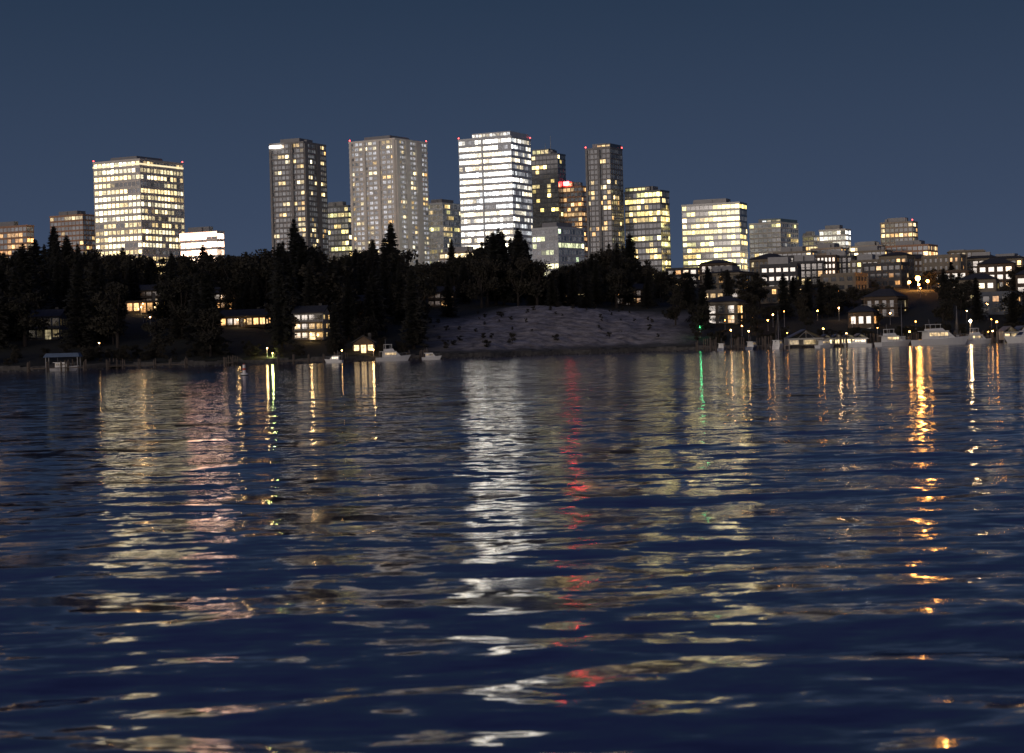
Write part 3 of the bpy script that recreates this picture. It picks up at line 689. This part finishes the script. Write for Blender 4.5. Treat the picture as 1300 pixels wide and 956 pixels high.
for (x,y,h,m,r,p) in ((138.5,576,5.6,'lampwhite',.42,700),(141,560,2.4,'lampw',.26,0),(101,575.5,3,'lampw',.2,350),(120,575.5,3,'lampo',.24,400),(150,590,4,'lampo',.28,0),(166,640,5,'lampw',.25,0),(110,640,4,'lampw',.22,300),(128,660,5,'lampo',.3,400)): lamp(x,y,h,m,r,p)
lamp(162.3,760,4,'lampo',1.0,7000,(1,.42,.09)); lamp(165.5,757,3,'lampo',.6,0,(1,.45,.1)); lamp(158,756,3,'lampo',.6,0,(1,.45,.1)); lamp(160,748,2.4,'lampw',.4,0)
for (x,y,p) in ((-66,517,260),(-46,519,0),(-112,520,0),(-81,568,260),(-118,612,300),(-57,545,260),(-38,527,200)): lamp(x,y,2.2,'lampw',.14,p,(1,.62,.25),name='garden_lamp')
lamp(-64.5,516.5,1.0,'lampw',.12,420,(.85,1,.3),name='garden_lamp')
lamp(60,606,3.2,'green',.28,120,(.1,1,.35),name='green_navigation_light')
for k in range(26):
    x=lr.uniform(-170,60); y=lr.uniform(530,700)
    if x/y>-0.04 and y<690: continue
    lamp(x,y,lr.uniform(2.5,6),'lampw',lr.uniform(.1,.18),0)
# ------------------------------------------------------------------ light
az=math.radians(180+28)
W=bpy.data.worlds.new('World'); S.world=W; W.use_nodes=True; nt=W.node_tree; nt.nodes.clear()
out=nt.nodes.new('ShaderNodeOutputWorld'); tc=nt.nodes.new('ShaderNodeTexCoord'); sep=nt.nodes.new('ShaderNodeSeparateXYZ'); L(nt,tc.outputs['Generated'],sep.inputs[0])
rp=nt.nodes.new('ShaderNodeValToRGB'); L(nt,sep.outputs['Z'],rp.inputs['Fac']); cr_=rp.color_ramp
cr_.elements[0].position=0; cr_.elements[0].color=(.060,.086,.145,1); cr_.elements[1].position=1; cr_.elements[1].color=(.014,.026,.085,1)
x=cr_.elements.new(.07); x.color=(.042,.064,.116,1); x=cr_.elements.new(.19); x.color=(.020,.038,.074,1); x=cr_.elements.new(.38); x.color=(.024,.037,.098,1)
def mth(op,a,b=None,clamp=False):
    n=nt.nodes.new('ShaderNodeMath'); n.operation=op; n.use_clamp=clamp
    for i,v in enumerate((a,b)):
        if v is None: continue
        if isinstance(v,(int,float)): n.inputs[i].default_value=v
        else: L(nt,v,n.inputs[i])
    return n.outputs[0]
wy=mth('MULTIPLY',sep.outputs['Y'],-1.0); wx=mth('MULTIPLY',sep.outputs['X'],-.45); g1=mth('ADD',wy,wx,True); g2=mth('POWER',g1,1.5)
zz=mth('ABSOLUTE',sep.outputs['Z']); g3=mth('SUBTRACT',1.0,zz,True); g4=mth('POWER',g3,4.0); gl=mth('MULTIPLY',g2,g4)
b1=nt.nodes.new('ShaderNodeBackground'); L(nt,rp.outputs['Color'],b1.inputs['Color']); b1.inputs['Strength'].default_value=1
b2=nt.nodes.new('ShaderNodeBackground'); b2.inputs['Color'].default_value=(1,.84,.74,1); g5=mth('MULTIPLY',gl,1.4); L(nt,g5,b2.inputs['Strength'])
sky=nt.nodes.new('ShaderNodeTexSky'); sky.sky_type='NISHITA'; sky.sun_disc=False; sky.sun_elevation=math.radians(-4); sky.sun_rotation=az
b3=nt.nodes.new('ShaderNodeBackground'); L(nt,sky.outputs['Color'],b3.inputs['Color']); b3.inputs['Strength'].default_value=0.02
a1=nt.nodes.new('ShaderNodeAddShader'); a2=nt.nodes.new('ShaderNodeAddShader'); L(nt,b1.outputs[0],a1.inputs[0]); L(nt,b2.outputs[0],a1.inputs[1]); L(nt,a1.outputs[0],a2.inputs[0]); L(nt,b3.outputs[0],a2.inputs[1]); L(nt,a2.outputs[0],out.inputs['Surface'])
sl=bpy.data.lights.new('twilight_sun','SUN'); sl.energy=0.65; sl.angle=math.radians(18); sl.color=(1,.86,.74); so=bpy.data.objects.new('twilight_sun',sl); COL.objects.link(so)
dirv=Vector((0.47,0.87,-0.10)); so.rotation_euler=dirv.to_track_quat('-Z','Y').to_euler()
# ------------------------------------------------------------------ camera
cam=bpy.data.cameras.new('camera'); co=bpy.data.objects.new('camera',cam); COL.objects.link(co); cam.sensor_width=36; cam.lens=67.2; cam.clip_start=.5; cam.clip_end=12000
cam.dof.use_dof=True; cam.dof.focus_distance=900; cam.dof.aperture_fstop=2.8
co.matrix_world=Matrix.Translation((0,0,3.0))@Matrix.Rotation(math.radians(90-0.9),4,'X')@Matrix.Rotation(math.radians(-1.6),4,'Z')
S.camera=co
S.view_settings.view_transform='Standard'; S.view_settings.look='None'; S.view_settings.exposure=0
S.render.engine='CYCLES'
